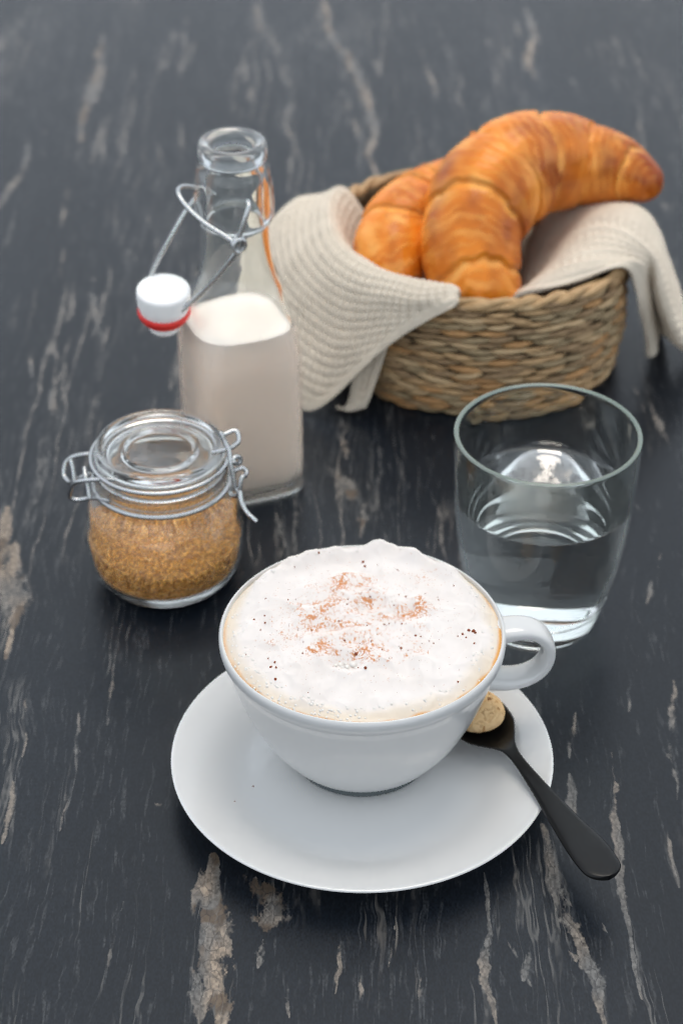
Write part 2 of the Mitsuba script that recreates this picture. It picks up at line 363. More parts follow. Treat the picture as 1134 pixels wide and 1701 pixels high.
def foam_color(p, n, uv):
    x, y = p.x - CX, p.y - CY
    r = dr.sqrt(x * x + y * y) / R
    milk = mix((0.645, 0.595, 0.56), (0.70, 0.655, 0.625), noise(p.x * 130, p.y * 130, 3.0))
    crema = smoothstep(0.968, 0.998, r + 0.03 * (noise(p.x * 160, p.y * 160, 8.0) - 0.5) - 0.012 * y / R)
    milk = mix(milk, (0.66, 0.53, 0.35), 0.5 * smoothstep(0.86, 0.98, r + 0.10 * (fbm(p.x * 60, p.y * 60, 2.0) - 0.5) - 0.03 * y / R))
    milk = mix(milk, (0.62, 0.30, 0.07), crema * smoothstep(0.3, 0.6, 0.58 + 0.16 * x / R - 0.34 * y / R + 0.5 * (noise(p.x * 70, p.y * 70, 1.0) - 0.5)))
    dens = mi.Float(0)
    wx = p.x + 0.006 * (noise(p.x * 140, p.y * 140, 5.0) - 0.5)
    wy = p.y + 0.006 * (noise(p.x * 140, p.y * 140, 6.0) - 0.5)
    for cx, cy, s, k in CLUSTERS:
        dens = dr.maximum(dens, k * dr.exp(-(dr.square(wx - cx) + dr.square(wy - cy)) / (s * s)))
    dust = 0.55 * noise(p.x * 1500, p.y * 1500, 7.0) + 0.45 * noise(p.x * 3200, p.y * 3200, 9.0)
    swirl = fbm(wx * 150, wy * 340, 13.0, 3)
    m = smoothstep(0.84, 1.14, dust + 0.84 * dens * (0.15 + 1.3 * swirl)) * 0.95
    return mix(milk, (0.50, 0.175, 0.042), dr.clip(m, 0, 1))


principled('foam', proc(foam_color), 0.55, specular=0.25)
put('milk_foam', (fv, ff), 'foam', True)
tag('milk_foam', 'thick white milk foam dusted with cocoa, heaped in the coffee cup', 'milk foam')
# froth bubbles: glassy half domes
bsdf('froth', {'type': 'roughplastic', 'diffuse_reflectance': {'type': 'rgb', 'value': [0.70, 0.67, 0.63]}, 'alpha': 0.04})
parts = []
for (bx, by, br) in ((-0.0005, 0.6515, 0.0014), (0.0022, 0.6488, 0.0011), (0.0048, 0.6503, 0.0016), (0.0018, 0.6522, 0.0009), (0.0060, 0.6481, 0.0009), (-0.0024, 0.6497, 0.0008), (0.0003, 0.6478, 0.0009)):
    s = trimesh.creation.icosphere(3, br)
    s.vertices[:, 2] *= 0.75
    parts.append((s.vertices + [bx, by, foam_z(bx, by)], s.faces))
for k in range(320):
    a, r = rng.uniform(0, 2 * np.pi), R * math.sqrt(rng.uniform(0.72, 0.955))
    if rng.uniform() < 0.3:
        a = rng.normal(-2.2, 0.35)
    s = trimesh.creation.icosphere(1, rng.uniform(0.0002, 0.0007))
    x, y = CX + r * math.cos(a), CY + r * math.sin(a)
    parts.append((s.vertices + [x, y, foam_z(x, y)], s.faces))
put('milk_foam__bubbles', join(parts), 'froth', True)
labels['milk_foam__bubbles'] = {'label': 'small froth bubbles in the foam', 'kind': 'stuff'}
# cocoa crumbs lying on the foam
principled('cocoa', (0.20, 0.050, 0.016), 0.8)
parts = []
for k in range(340):
    c_ = CLUSTERS[rng.integers(len(CLUSTERS))]
    x, y = rng.normal(c_[0], c_[2] * 0.95), rng.normal(c_[1], c_[2] * 0.95)
    if k < 90:
        a, r = rng.uniform(0, 2 * np.pi), 0.050 * math.sqrt(rng.uniform())
        x, y = CX + r * math.cos(a), CY + 0.002 + r * math.sin(a)
    if math.hypot(x - CX, y - CY) > 0.054:
        continue
    s = trimesh.creation.icosphere(1, 1.0)
    size = 0.00010 + 0.00036 * rng.uniform() ** 5
    s.vertices *= size * rng.uniform(0.7, 1.3, (len(s.vertices), 1)) * rng.uniform(0.7, 1.3, 3)
    parts.append((s.vertices + [x, y, foam_z(x, y) + size * 0.3], s.faces))
for (x, y, size) in ((0.0555, 0.6710, 0.00075), (0.0535, 0.6712, 0.0006), (0.0562, 0.6700, 0.0005), (0.0508, 0.6690, 0.0005), (0.0095, 0.7190, 0.00062), (0.0102, 0.7155, 0.0005), (0.0060, 0.6550, 0.0007), (0.0098, 0.6445, 0.0006), (0.0475, 0.6395, 0.00042), (-0.0290, 0.6480, 0.0006), (-0.0270, 0.6410, 0.00055)):
    if math.hypot(x - CX, y - CY) > 0.0555:
        x, y = CX + (x - CX) * 0.93, CY + (y - CY) * 0.93
    s = trimesh.creation.icosphere(2, size)
    s.vertices *= rng.uniform(0.8, 1.2, (len(s.vertices), 1))
    parts.append((s.vertices + [x, y, foam_z(x, y) + size * 0.4], s.faces))
put('cocoa_powder', join(parts), 'cocoa', True)
tag('cocoa_powder', 'brown cocoa powder grains sprinkled over the milk foam', 'cocoa powder', kind='stuff')
# three stray grains on the saucer
for k, (x, y) in enumerate([(-0.0455, 0.6392), (-0.0382, 0.6512), (-0.0376, 0.6798)]):
    s = trimesh.creation.icosphere(1, 0.00036)
    key = 'cocoa_crumb' if k == 0 else f'cocoa_crumb_{k:03d}'
    r_ = math.hypot(x - SX, y - SY)
    z_ = 0.0056 if r_ < 0.05 else 0.0056 + (r_ - 0.052) * 0.37
    put(key, (s.vertices + [x, y, z_ + 0.0003], s.faces), 'cocoa', True)
    tag(key, ['tiny brown crumb on the saucer, nearest the front rim', 'tiny brown crumb on the saucer floor left of the cup foot', 'tiny brown crumb on the saucer close under the left side of the cup'][k], 'crumb', group='crumbs on the saucer')

# ---------------------------------------------------------------- spoon and biscuit
tip, neck = np.array([0.1066, 0.5790]), np.array([0.0728, 0.6631])
dirn = (tip - neck) / np.linalg.norm(tip - neck)
side = np.array([-dirn[1], dirn[0]])
Lh = np.linalg.norm(tip - neck)
bowl_dir = np.array([-0.56, 0.83]) / np.linalg.norm([-0.56, 0.83])
ns, ntt = 150, 33
sv = np.r_[-0.0455 * np.cos(np.linspace(0, np.pi / 2, 80))[:-1], Lh * np.sin(np.linspace(0, np.pi / 2, ns - 79))]
tt = np.linspace(-1, 1, ntt)
key_s = [-0.0455, -0.0440, -0.0400, -0.0330, -0.0240, -0.0150, -0.0080, -0.0030, 0.0010, 0.008, 0.025, 0.05, Lh - 0.014, Lh - 0.0060, Lh - 0.0030, Lh - 0.0010, Lh - 0.0003, Lh]
key_w = [0.0004, 0.0048, 0.0096, 0.0136, 0.0152, 0.0138, 0.0092, 0.0052, 0.0034, 0.0027, 0.0036, 0.0062, 0.0088, 0.0083, 0.0068, 0.0043, 0.0024, 0.0002]
key_z = [0.0205, 0.0204, 0.0200, 0.0192, 0.0182, 0.0174, 0.0168, 0.0166, 0.0168, 0.0174, 0.0186, 0.0204, 0.0234, 0.0236, 0.0237, 0.0237, 0.0237, 0.0237]
key_d = [0.0, 0.0014, 0.0040, 0.0066, 0.0076, 0.0060, 0.0030, 0.0010, 0.0, -0.0002, -0.0003, -0.0004, -0.0004, -0.0004, -0.0003, -0.0002, -0.0001, 0.0]
from scipy.interpolate import PchipInterpolator
w_, z_, d_ = (PchipInterpolator(key_s, k)(sv) for k in (key_w, key_z, key_d))
base = np.where(sv[:, None] < 0, neck + bowl_dir * (-sv[:, None]), neck + dirn * sv[:, None])
blend = np.clip((sv + 0.010) / 0.02, 0, 1)[:, None]
lat = side * blend + (1 - blend) * np.array([bowl_dir[1], -bowl_dir[0]])
lat = lat / np.linalg.norm(lat, axis=1, keepdims=True)
if lat[0] @ side < 0:
    lat = -lat
prof_t = 1 - np.abs(tt) ** 2.4
topz = z_[:, None] - d_[:, None] * prof_t[None]
xy = base[:, None] + lat[:, None] * (w_[:, None] * tt[None])[..., None]
th_ = 0.00055 + 0.0007 * np.clip(sv / 0.03, 0, 1)
edge_t = np.sqrt(np.clip(1 - tt ** 6, 0, 1))
top = np.dstack([xy, topz + th_[:, None] * edge_t])
bot = np.dstack([xy, topz - th_[:, None] * edge_t])
v = np.vstack([top.reshape(-1, 3), bot.reshape(-1, 3)])
f = grid_faces(ns, ntt)
k = ns * ntt
f = np.vstack([f, f[:, ::-1] + k])
sm = trimesh.Trimesh(v, f, process=True)
sm.fix_normals()


def spoon_rough(p, n, uv):
    return 0.26 + 0.10 * noise(p.x * 900, p.y * 900, p.z * 900)


principled('black_metal', (0.0045, 0.0045, 0.0048), proc(spoon_rough), specular=0.26)
put('teaspoon', sm, 'black_metal', 50)
tag('teaspoon', 'matte black teaspoon leaning on the saucer rim with its bowl beside the cup', 'spoon')
BX, BY = 0.0600, 0.6870
s = trimesh.creation.icosphere(5, 1.0)
v = s.vertices.copy()
v[:, 2] = np.where(v[:, 2] > 0, v[:, 2] * 0.70, v[:, 2] * 0.40)
v *= 0.0124
v *= (1 + 0.05 * (meshkit.fbm(s.vertices * 2.2, 3, 4) - 0.5) + 0.03 * (meshkit.fbm(s.vertices * 9, 3, 6) - 0.5))[:, None]
cr = np.abs(meshkit.fbm(s.vertices * 2.6 + 3.3, 3, 9) - 0.5)
v -= s.vertices * (0.0009 * np.clip(1 - cr / 0.022, 0, 1))[:, None]
for (a, b, hr, hd) in [(0.0382, -1.1790, 0.2000, 0.0018), (0.4930, -1.0199, 0.1300, 0.0012), (0.4299, 0.0775, 0.1000, 0.0009)]:
    g = np.linalg.norm(s.vertices[:, :2] - [a, b], axis=1) / hr
    v[:, 2] -= np.where(s.vertices[:, 2] > 0, hd * np.exp(-g ** 4), 0)


def biscuit_color(p, n, uv):
    a, b, z = (p.x - BX) / 0.0124, (p.y - BY) / 0.0124, p.z
    col = mix((0.56, 0.36, 0.17), (0.68, 0.48, 0.26), fbm(p.x * 320, p.y * 320, z * 320))
    cr = dr.abs(fbm(a * 2.6 + 3.3, b * 2.6 + 3.3, 2.0, 3) - 0.5)
    col = mix(col, (0.40, 0.20, 0.07), 0.7 * (1 - smoothstep(0.0, 0.022, cr)))
    d1, d2, wh = voronoi(p.x * 520, p.y * 520)
    col = mix(col, (0.38, 0.17, 0.05), smoothstep(0.86, 0.92, wh) * (1 - smoothstep(0.25, 0.4, d1)) * 0.8)
    for (ca, cb, hr, hd) in [(0.0382, -1.1790, 0.2000, 0.0018), (0.4930, -1.0199, 0.1300, 0.0012), (0.4299, 0.0775, 0.1000, 0.0009)]:
        g = dr.sqrt(dr.square(a - ca) + dr.square(b - cb)) / hr
        col = mix(col, (0.20, 0.085, 0.03), 0.85 * (1 - smoothstep(0.55, 1.0, g)))
    return col


principled('biscuit_crust', proc(biscuit_color), 0.75, specular=0.2)
put('biscuit', (v + [BX, BY, 0.0168], s.faces), 'biscuit_crust', True)
tag('biscuit', 'small round golden almond biscuit lying in the bowl of the black spoon', 'biscuit')

# ---------------------------------------------------------------- tumbler of water
GX, GY = 0.0939, 0.7782
WL = 0.0715
go = [(0.0272, 0.0004), (0.0282, 0.0008), (0.0292, 0.0030), (0.0316, 0.0105), (0.0340, 0.0185), (0.0364, 0.0290), (0.0387, 0.0420), (0.0405, 0.0560), (0.0416, 0.0700), (0.0424, 0.0860), (0.0428, 0.0980), (0.0429, 0.1036)]
grim = [(0.0429, 0.1046), (0.0425, 0.1053), (0.0417, 0.1056), (0.0409, 0.1053), (0.0404, 0.1045)]
gi = [(0.0403, 0.1030), (0.0403, 0.0960), (0.0402, 0.0860), (0.0396, WL)]
gw = [(0.0396, WL), (0.0384, 0.0570), (0.0364, 0.0430), (0.0338, 0.0300), (0.0312, 0.0200), (0.0294, 0.0150), (0.0270, 0.0122), (0.0235, 0.0110), (0.0130, 0.0107), (0.0, 0.0107)]
prof = np.vstack([[(0.0, 0.0012), (0.0235, 0.0012), (0.0252, 0.0006)], smooth_curve(go, 60), smooth_curve(grim, 14), smooth_curve(gi, 30)])
v, f = lathe(prof, GX, GY, 160)
fn = np.cross(v[f[:, 1]] - v[f[:, 0]], v[f[:, 2]] - v[f[:, 0]])
mid = v[f].mean(1)
outer = np.hypot(mid[:, 0] - GX, mid[:, 1] - GY) > 0.04285
if ((mid - [GX, GY, 0]) * fn * [1, 1, 0])[outer].sum() < 0:
    f = f[:, ::-1]
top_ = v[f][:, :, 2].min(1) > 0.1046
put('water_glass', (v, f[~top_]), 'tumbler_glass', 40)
put('water_glass__rim', (v, f[top_]), 'rim_painted_glow', True)
labels['water_glass__rim'] = {'label': 'rounded rim of the drinking glass, light piped through it painted as pale green'}
tag('water_glass', 'clear tapered drinking glass with a greenish tint standing behind the cup handle', 'glass')
prof = np.vstack([smooth_curve(gw[:-1], 60), [gw[-1]]])
v, f = lathe(prof, GX, GY, 160)
fn = np.cross(v[f[:, 1]] - v[f[:, 0]], v[f[:, 2]] - v[f[:, 0]])
if ((v[f].mean(1) - [GX, GY, 0.06]) * fn).sum() < 0:
    f = f[:, ::-1]
put('water__body', (v, f), 'water_in_glass', True)
wp = [(0.0396, WL), (0.0393, WL - 0.0004), (0.0387, WL - 0.0007), (0.0375, WL - 0.0008), (0.02, WL - 0.0008), (0.0, WL - 0.0008)]
v, f = lathe(wp, GX, GY, 160)
if np.cross(v[f[:, 1]] - v[f[:, 0]], v[f[:, 2]] - v[f[:, 0]])[:, 2].sum() < 0:
    f = f[:, ::-1]
put('water__surface', (v, f), 'water_in_air', True)
parts = []
for k in range(26):
    s = trimesh.creation.icosphere(2, rng.uniform(0.0003, 0.0007))
    a, r = rng.uniform(0, 2 * np.pi), 0.012 * math.sqrt(rng.uniform())
    parts.append((s.vertices + [GX - 0.006 + r * math.cos(a), GY + 0.4 * r * math.sin(a) - 0.006, 0.0117 + rng.uniform(0, 0.0006)], s.faces))
put('water__bubbles', join(parts), 'air_in_water', True)
labels['water__bubbles'] = {'label': 'tiny air bubbles at the bottom of the water', 'kind': 'stuff'}
tag('water', 'still clear water filling two thirds of the drinking glass', 'water')

# ---------------------------------------------------------------- swing-top bottle of milk
QX, QY, ROT = -0.0521, 0.8966, math.radians(20)


def bottle_shell(pr, n=160):
    """pr rows: z, half size, squareness exponent."""
    pr = np.asarray(pr, float)
    th = np.arange(n) * 2 * np.pi / n
    c, s = np.cos(th), np.sin(th)
    rad = pr[:, None, 1] / (np.abs(c) ** pr[:, None, 2] + np.abs(s) ** pr[:, None, 2]) ** (1 / pr[:, None, 2])
    x, y = rad * np.cos(th), rad * np.sin(th)
    cr_, sr_ = math.cos(ROT), math.sin(ROT)
    return np.stack([QX + x * cr_ - y * sr_, QY + x * sr_ + y * cr_, pr[:, None, 0] + 0 * x], -1).reshape(-1, 3), grid_faces(len(pr), n, False, True)


bo = smooth_curve([(0.0006, 0.0262, 4.0), (0.0022, 0.0277, 4.1), (0.0060, 0.0285, 4.2), (0.030, 0.0285, 4.2), (0.060, 0.0285, 4.2), (0.082, 0.0283, 4.0), (0.0925, 0.0273, 3.5), (0.1020, 0.0253, 2.8), (0.1130, 0.0229, 2.4),
                   (0.1250, 0.0195, 2.05), (0.1380, 0.0172, 2.0), (0.1500, 0.0167, 2.0)], 70)
bn = smooth_curve([(0.1518, 0.0170, 2), (0.1528, 0.0180, 2), (0.1540, 0.0189, 2), (0.1570, 0.0194, 2), (0.1630, 0.0195, 2), (0.1710, 0.0190, 2), (0.1780, 0.0180, 2), (0.1832, 0.0170, 2), (0.1843, 0.0161, 2), (0.1850, 0.0160, 2)], 50)
bl = smooth_curve([(0.1855, 0.0164, 2), (0.1866, 0.0168, 2), (0.1900, 0.0168, 2), (0.1930, 0.0162, 2), (0.1943, 0.0148, 2), (0.1941, 0.0130, 2), (0.1928, 0.0112, 2), (0.1905, 0.0101, 2)], 36)
bi = smooth_curve([(0.1880, 0.0098, 2), (0.1840, 0.0104, 2), (0.1760, 0.0126, 2), (0.1650, 0.0137, 2), (0.1540, 0.0136, 2), (0.1400, 0.0141, 2), (0.1250, 0.0166, 2.05), (0.1130, 0.0200, 2.4), (0.1020, 0.0226, 2.8), (0.0925, 0.0246, 3.4),
                   (0.082, 0.0256, 3.8), (0.060, 0.0258, 4.0), (0.020, 0.0258, 4.0), (0.0105, 0.0252, 4.0), (0.0080, 0.0236, 3.8)], 90)
prof = np.vstack([[(0.0014, 0.0, 4), (0.0014, 0.0200, 4), (0.0006, 0.0240, 4.4)], bo, bn, bl, bi, [(0.0072, 0.0200, 4), (0.0072, 0.0, 4)]])
v, f = bottle_shell(prof)
f = outward(v - v.mean(0), f)
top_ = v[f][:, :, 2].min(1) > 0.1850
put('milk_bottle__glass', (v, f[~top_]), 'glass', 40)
put('milk_bottle__lip', (v, f[top_]), 'lip_painted_glow', True)
ML = 0.0965
k_ = np.interp(ML, bi[::-1, 0], bi[::-1, 1])
e_ = np.interp(ML, bi[::-1, 0], bi[::-1, 2])
sel = bi[(bi[:, 0] < ML) & (bi[:, 0] > 0.0095)][::-1]
mp = [(0.0062, 0.0, 4), (0.0062, 0.0190, 4), (0.0072, 0.0240, 3.9)] + [(z, h + 0.0009, e) for z, h, e in sel] + [(ML, k_ + 0.0006, e_), (ML - 0.0003, k_ - 0.0006, e_), (ML - 0.0007, k_ - 0.0020, e_), (ML - 0.0008, k_ - 0.006, e_), (ML - 0.0008, 0.0, e_)]
v, f = bottle_shell(mp)
principled('milk_mat', (0.89, 0.772, 0.678), 0.35, specular=0.2)
put('milk', (v, outward(v - v.mean(0), f)), 'milk_mat', 40)
tag('milk', 'pinkish beige milk filling the lower half of the square glass bottle', 'milk')
tag('milk_bottle', 'clear square glass bottle with its swing stopper hanging open, behind the sugar jar', 'bottle')
# stopper: white ceramic head, red gasket, plug; hangs on the bail at the bottle's left
ST = np.array([-0.0878, 0.8850, 0.1204])
tiltm = trimesh.transformations.rotation_matrix(math.radians(7), [1, 0.25, 0])[:3, :3]


def hang(vf):
    v, f = vf
    return v @ tiltm.T + ST, f


sp = smooth_curve([(0.0118, 0.0000), (0.0128, -0.0005), (0.0134, -0.0018), (0.0134, -0.0045), (0.0131, -0.0085), (0.0124, -0.0115), (0.0112, -0.0145), (0.0098, -0.0160)], 40)
principled('stopper_white', (0.82, 0.81, 0.80), 0.28, specular=0.5)
put('milk_bottle__stopper', hang(solid(lathe(np.vstack([[(0, 0.0002), (0.009, 0.0002)], sp, [(0.0, -0.0160)]]), 0, 0, 96))), 'stopper_white', 40)
principled('red_rubber', (0.62, 0.022, 0.016), 0.42)
gp = smooth_curve([(0.0085, -0.0142), (0.0118, -0.0128), (0.0132, -0.0134), (0.0130, -0.0152), (0.0112, -0.0182), (0.0095, -0.0196), (0.0080, -0.0190), (0.0078, -0.0160)], 40, closed=True)
gp = np.vstack([gp, gp[:1]])
put('milk_bottle__stopper__gasket', hang(solid(lathe(gp, 0, 0, 96))), 'red_rubber', 60)
pp_ = smooth_curve([(0.0078, -0.0180), (0.0081, -0.0205), (0.0078, -0.0238), (0.0066, -0.0250)], 20)
put('milk_bottle__stopper__plug', hang(solid(lathe(np.vstack([[(0, -0.0175)], pp_, [(0, -0.0252)]]), 0, 0, 64))), 'stopper_white', 50)
labels['milk_bottle__stopper'] = {'label': 'white ceramic stopper hanging from the wire bail'}
labels['milk_bottle__stopper__gasket'] = {'label': 'red rubber ring round the stopper'}
lever = smooth_curve([(-0.0447, 0.8795, 0.1709), (-0.0441, 0.8760, 0.1698), (-0.0461, 0.8730, 0.1640), (-0.0501, 0.8720, 0.1539), (-0.0521, 0.8720, 0.1533), (-0.0556, 0.8740, 0.1548), (-0.0641, 0.8790, 0.1580), (-0.0739, 0.8870, 0.1632), (-0.0781, 0.8920, 0.1668), (-0.0790, 0.8980, 0.1676), (-0.0766, 0.9040, 0.1663), (-0.0715, 0.9100, 0.1623), (-0.0660, 0.9140, 0.1577)], 160)
put('milk_bottle__lever_wire', tube(lever, 0.00125, 12), 'steel_wire')
bail = smooth_curve([(-0.0483, 0.8705, 0.1554), (-0.0487, 0.8710, 0.1512), (-0.0511, 0.8710, 0.1467), (-0.0554, 0.8720, 0.1403), (-0.0651, 0.8750, 0.1267), (-0.0736, 0.8780, 0.1166), (-0.0804, 0.8780, 0.1112), (-0.0832, 0.8800, 0.1114), (-0.0826, 0.8820, 0.1130)], 60)
bail2 = smooth_curve([(-0.0688, 0.9080, 0.1613), (-0.0752, 0.9030, 0.1550), (-0.0838, 0.8980, 0.1418), (-0.0941, 0.8960, 0.1231), (-0.0959, 0.8950, 0.1175)], 40)
put('milk_bottle__bail_wire', tube(bail, 0.00125, 12), 'steel_wire')
put('milk_bottle__bail_wire_001', tube(bail2, 0.00125, 12), 'steel_wire')
cc = np.array([-0.0493, 0.8720, 0.1514])
th = np.linspace(0, 2 * np.pi * 1.75, 60)
ax = np.array([0.342, -0.94, 0.0])
e1, e2 = np.array([0.94, 0.342, 0.0]), np.array([0.0, 0, 1.0])
coil = cc + 0.0031 * (np.cos(th)[:, None] * e1 + np.sin(th)[:, None] * e2) + ax * np.linspace(-0.0012, 0.0022, 60)[:, None]
put('milk_bottle__wire_eye', tube(coil, 0.00115, 10), 'steel_wire')

# ---------------------------------------------------------------- clip-top jar of brown sugar
JX, JY = -0.0866, 0.8106
jo = smooth_curve([(0.0262, 0.0004), (0.0285, 0.0010), (0.0318, 0.0036), (0.0356, 0.0090), (0.0380, 0.0160), (0.0389, 0.0240), (0.0387, 0.0310), (0.0377, 0.0380), (0.0358, 0.0440), (0.0340, 0.0495), (0.0326, 0.0535), (0.0319, 0.0560)], 60)
jn = smooth_curve([(0.0314, 0.0575), (0.0312, 0.0590), (0.0318, 0.0604), (0.0322, 0.0620), (0.0320, 0.0638), (0.0312, 0.0645), (0.0300, 0.0645), (0.0290, 0.0640)], 30)
ji = smooth_curve([(0.0284, 0.0620), (0.0284, 0.0560), (0.0300, 0.0500), (0.0336, 0.0440), (0.0357, 0.0380), (0.0368, 0.0310), (0.0370, 0.0240), (0.0361, 0.0160), (0.0336, 0.0095), (0.0290, 0.0062), (0.0240, 0.0054)], 60)
prof = np.vstack([[(0, 0.0012), (0.0200, 0.0012), (0.0240, 0.0006)], jo, jn, ji, [(0.0, 0.0052)]])
put('sugar_jar__glass', solid(lathe(prof, JX, JY, 144)), 'glass', 40)
lo = smooth_curve([(0.0312, 0.0650), (0.0318, 0.0664), (0.0318, 0.0700), (0.0312, 0.0735), (0.0306, 0.0765), (0.0300, 0.0779), (0.0290, 0.0785), (0.0279, 0.0781), (0.0272, 0.0768), (0.0266, 0.0752), (0.0252, 0.0744), (0.0222, 0.0742), (0.0196, 0.0746), (0.0182, 0.0752), (0.0170, 0.0754), (0.0160, 0.0748), (0.0150, 0.0742)], 110)
lu = smooth_curve([(0.0150, 0.0712), (0.0180, 0.0718), (0.0215, 0.0714), (0.0245, 0.0712), (0.0262, 0.0700), (0.0266, 0.0670), (0.0270, 0.0650), (0.0280, 0.0647)], 50)
prof = np.vstack([[(0.0, 0.0710)], lu, [(0.0305, 0.0647)], lo, [(0.0, 0.0738)]])
put('sugar_jar__lid', solid(lathe(prof, JX, JY, 144)), 'glass', 40)
put('sugar_jar__lid_wire', tube(ring(JX, JY, 0.0716, 0.0329), 0.0011, 10, closed=True), 'steel_wire')
put('sugar_jar__neck_wire', tube(ring(JX, JY, 0.0580, 0.0329), 0.0013, 10, closed=True), 'steel_wire')
for nm, pts in [('hinge_wire', [(-0.1170, 0.8220, 0.0649), (-0.1297, 0.8220, 0.0631), (-0.1340, 0.8220, 0.0592), (-0.1349, 0.8180, 0.0542), (-0.1311, 0.8120, 0.0537), (-0.1268, 0.8080, 0.0590), (-0.1199, 0.8060, 0.0638)]), ('hinge_wire_001', [(-0.1047, 0.7900, 0.0717), (-0.1232, 0.7920, 0.0693), (-0.1275, 0.7950, 0.0645), (-0.1298, 0.7970, 0.0561), (-0.1259, 0.7970, 0.0543), (-0.1189, 0.7970, 0.0561), (-0.1098, 0.7880, 0.0604)]), ('hinge_pin', [(-0.1225, 0.8060, 0.0670), (-0.1212, 0.8000, 0.0648), (-0.1195, 0.7950, 0.0568)]), ('hinge_pin_001', [(-0.1297, 0.8120, 0.0674), (-0.1286, 0.8100, 0.0646), (-0.1277, 0.8060, 0.0589)]), ('clasp_loop', [(-0.0609, 0.8000, 0.0796), (-0.0558, 0.8000, 0.0810), (-0.0518, 0.8000, 0.0823), (-0.0478, 0.8020, 0.0847), (-0.0490, 0.8060, 0.0879), (-0.0513, 0.8060, 0.0882), (-0.0551, 0.8030, 0.0878)]), ('clasp_lever', [(-0.0563, 0.7960, 0.0938), (-0.0544, 0.7950, 0.0887), (-0.0522, 0.7930, 0.0857), (-0.0517, 0.7900, 0.0802), (-0.0502, 0.7880, 0.0714), (-0.0497, 0.7870, 0.0669)]), ('clasp_eye', [(-0.0508, 0.7910, 0.0816), (-0.0495, 0.7930, 0.0823), (-0.0474, 0.7950, 0.0806), (-0.0472, 0.7950, 0.0775), (-0.0490, 0.7920, 0.0786), (-0.0505, 0.7900, 0.0813)]), ('clasp_eye_001', [(-0.0517, 0.7920, 0.0727), (-0.0499, 0.7920, 0.0751), (-0.0466, 0.7940, 0.0755), (-0.0444, 0.7940, 0.0731), (-0.0451, 0.7900, 0.0728), (-0.0464, 0.7880, 0.0745), (-0.0470, 0.7870, 0.0721), (-0.0479, 0.7860, 0.0676)]), ('clasp_eye_002', [(-0.0506, 0.7900, 0.0700), (-0.0527, 0.7900, 0.0645), (-0.0518, 0.7880, 0.0631), (-0.0489, 0.7860, 0.0649), (-0.0479, 0.7860, 0.0683), (-0.0503, 0.7880, 0.0673)]), ('clasp_handle', [(-0.0477, 0.7860, 0.0676), (-0.0468, 0.7820, 0.0636), (-0.0442, 0.7790, 0.0598), (-0.0397, 0.7760, 0.0571)])]:
    put('sugar_jar__' + nm, tube(fillet(pts, 6, 0.38), 0.00112, 10), 'steel_wire')
tag('sugar_jar', 'small round clip-top glass jar with wire clasps, half full of brown sugar', 'jar')
# sugar: a heaped body with loose crystals all over it
rs = np.linspace(0, 1, 40)
nt = 120
th = np.arange(nt) * 2 * np.pi / nt
wall = [(r * 0.0337 / 0.0340, z) for r, z in [(0.0240, 0.0064), (0.0295, 0.0076), (0.0334, 0.0112), (0.0355, 0.0170), (0.0364, 0.0240), (0.0363, 0.0290)]]
wall = smooth_curve(wall, 24)
vs = []
for r, z in wall:
    up = max(0.0, (z - 0.014) / 0.015)
    zz_ = z + up * (0.0050 * np.sin(th) - 0.0010 * np.cos(th) + 0.0016 * (meshkit.noise(np.stack([np.cos(th) * 3, np.sin(th) * 3, 0 * th], -1), 4) - 0.5))
    vs.append(np.stack([JX + r * np.cos(th), JY + r * np.sin(th), zz_], -1))
rim_ = vs[-1]
for k in np.linspace(1, 0, 22)[1:]:
    p3 = rim_ * k + (1 - k) * np.array([JX, JY, 0.0310])
    p3[:, 2] += 0.0030 * (meshkit.fbm(p3 * 110, 2, 6) - 0.5) * min(1, 4 * (1 - k))
    vs.append(p3)
vs = np.array(vs)
v = np.vstack([[[JX, JY, 0.0064]], vs.reshape(-1, 3)])
f = grid_faces(len(vs), nt, False, True) + 1
j = np.arange(nt)
f = np.vstack([f, np.stack([0 * j, 1 + (j + 1) % nt, 1 + j], 1)])
f = outward(v - v.mean(0), f)


def sugar_color(p, n, uv):
    k = noise(p.x * 1300, p.y * 1300, p.z * 1300)
    return mix((0.16, 0.050, 0.007), (0.40, 0.165, 0.030), k) * (0.75 + 0.5 * fbm(p.x * 130, p.y * 130, p.z * 130))


principled('sugar_mass', proc(sugar_color), 0.5)
put('brown_sugar__heap', (v, f), 'sugar_mass', True)
sm_ = trimesh.Trimesh(v, f, process=False)
pts, fi = trimesh.sample.sample_surface(sm_, 17000, seed=5)
nn = sm_.face_normals[fi]
keep = pts[:, 2] > 0.0075
pts, nn = pts[keep], nn[keep]
box = trimesh.creation.box([1, 1, 1]).vertices
bf = trimesh.creation.box([1, 1, 1]).faces
qs = trimesh.transformations
n_ = len(pts)
rots = np.array([qs.random_rotation_matrix(rng.uniform(size=3))[:3, :3] for _ in range(n_)])
sz = rng.uniform(0.0005, 0.0011, (n_, 1, 3))
gv = np.einsum('kij,kvj->kvi', rots, box[None] * sz) + (pts - nn * 0.00005)[:, None]
gf = bf[None] + (np.arange(n_) * 8)[:, None, None]
tone = rng.uniform(0, 1, n_) ** 1.1
gc = (1 - tone)[:, None] * np.array([0.26, 0.090, 0.012]) + tone[:, None] * np.array([0.78, 0.41, 0.105])
bsdf('crystal', {'type': 'twosided', 'b': {'type': 'principled', 'base_color': {'type': 'mesh_attribute', 'name': 'vertex_color'}, 'roughness': 0.22, 'specular': 0.6}})
put('brown_sugar__crystals', (gv.reshape(-1, 3), gf.reshape(-1, 3)), 'crystal', False, color=np.repeat(gc, 8, 0))
labels['brown_sugar__crystals'] = {'label': 'amber crystals of the brown sugar', 'kind': 'stuff'}
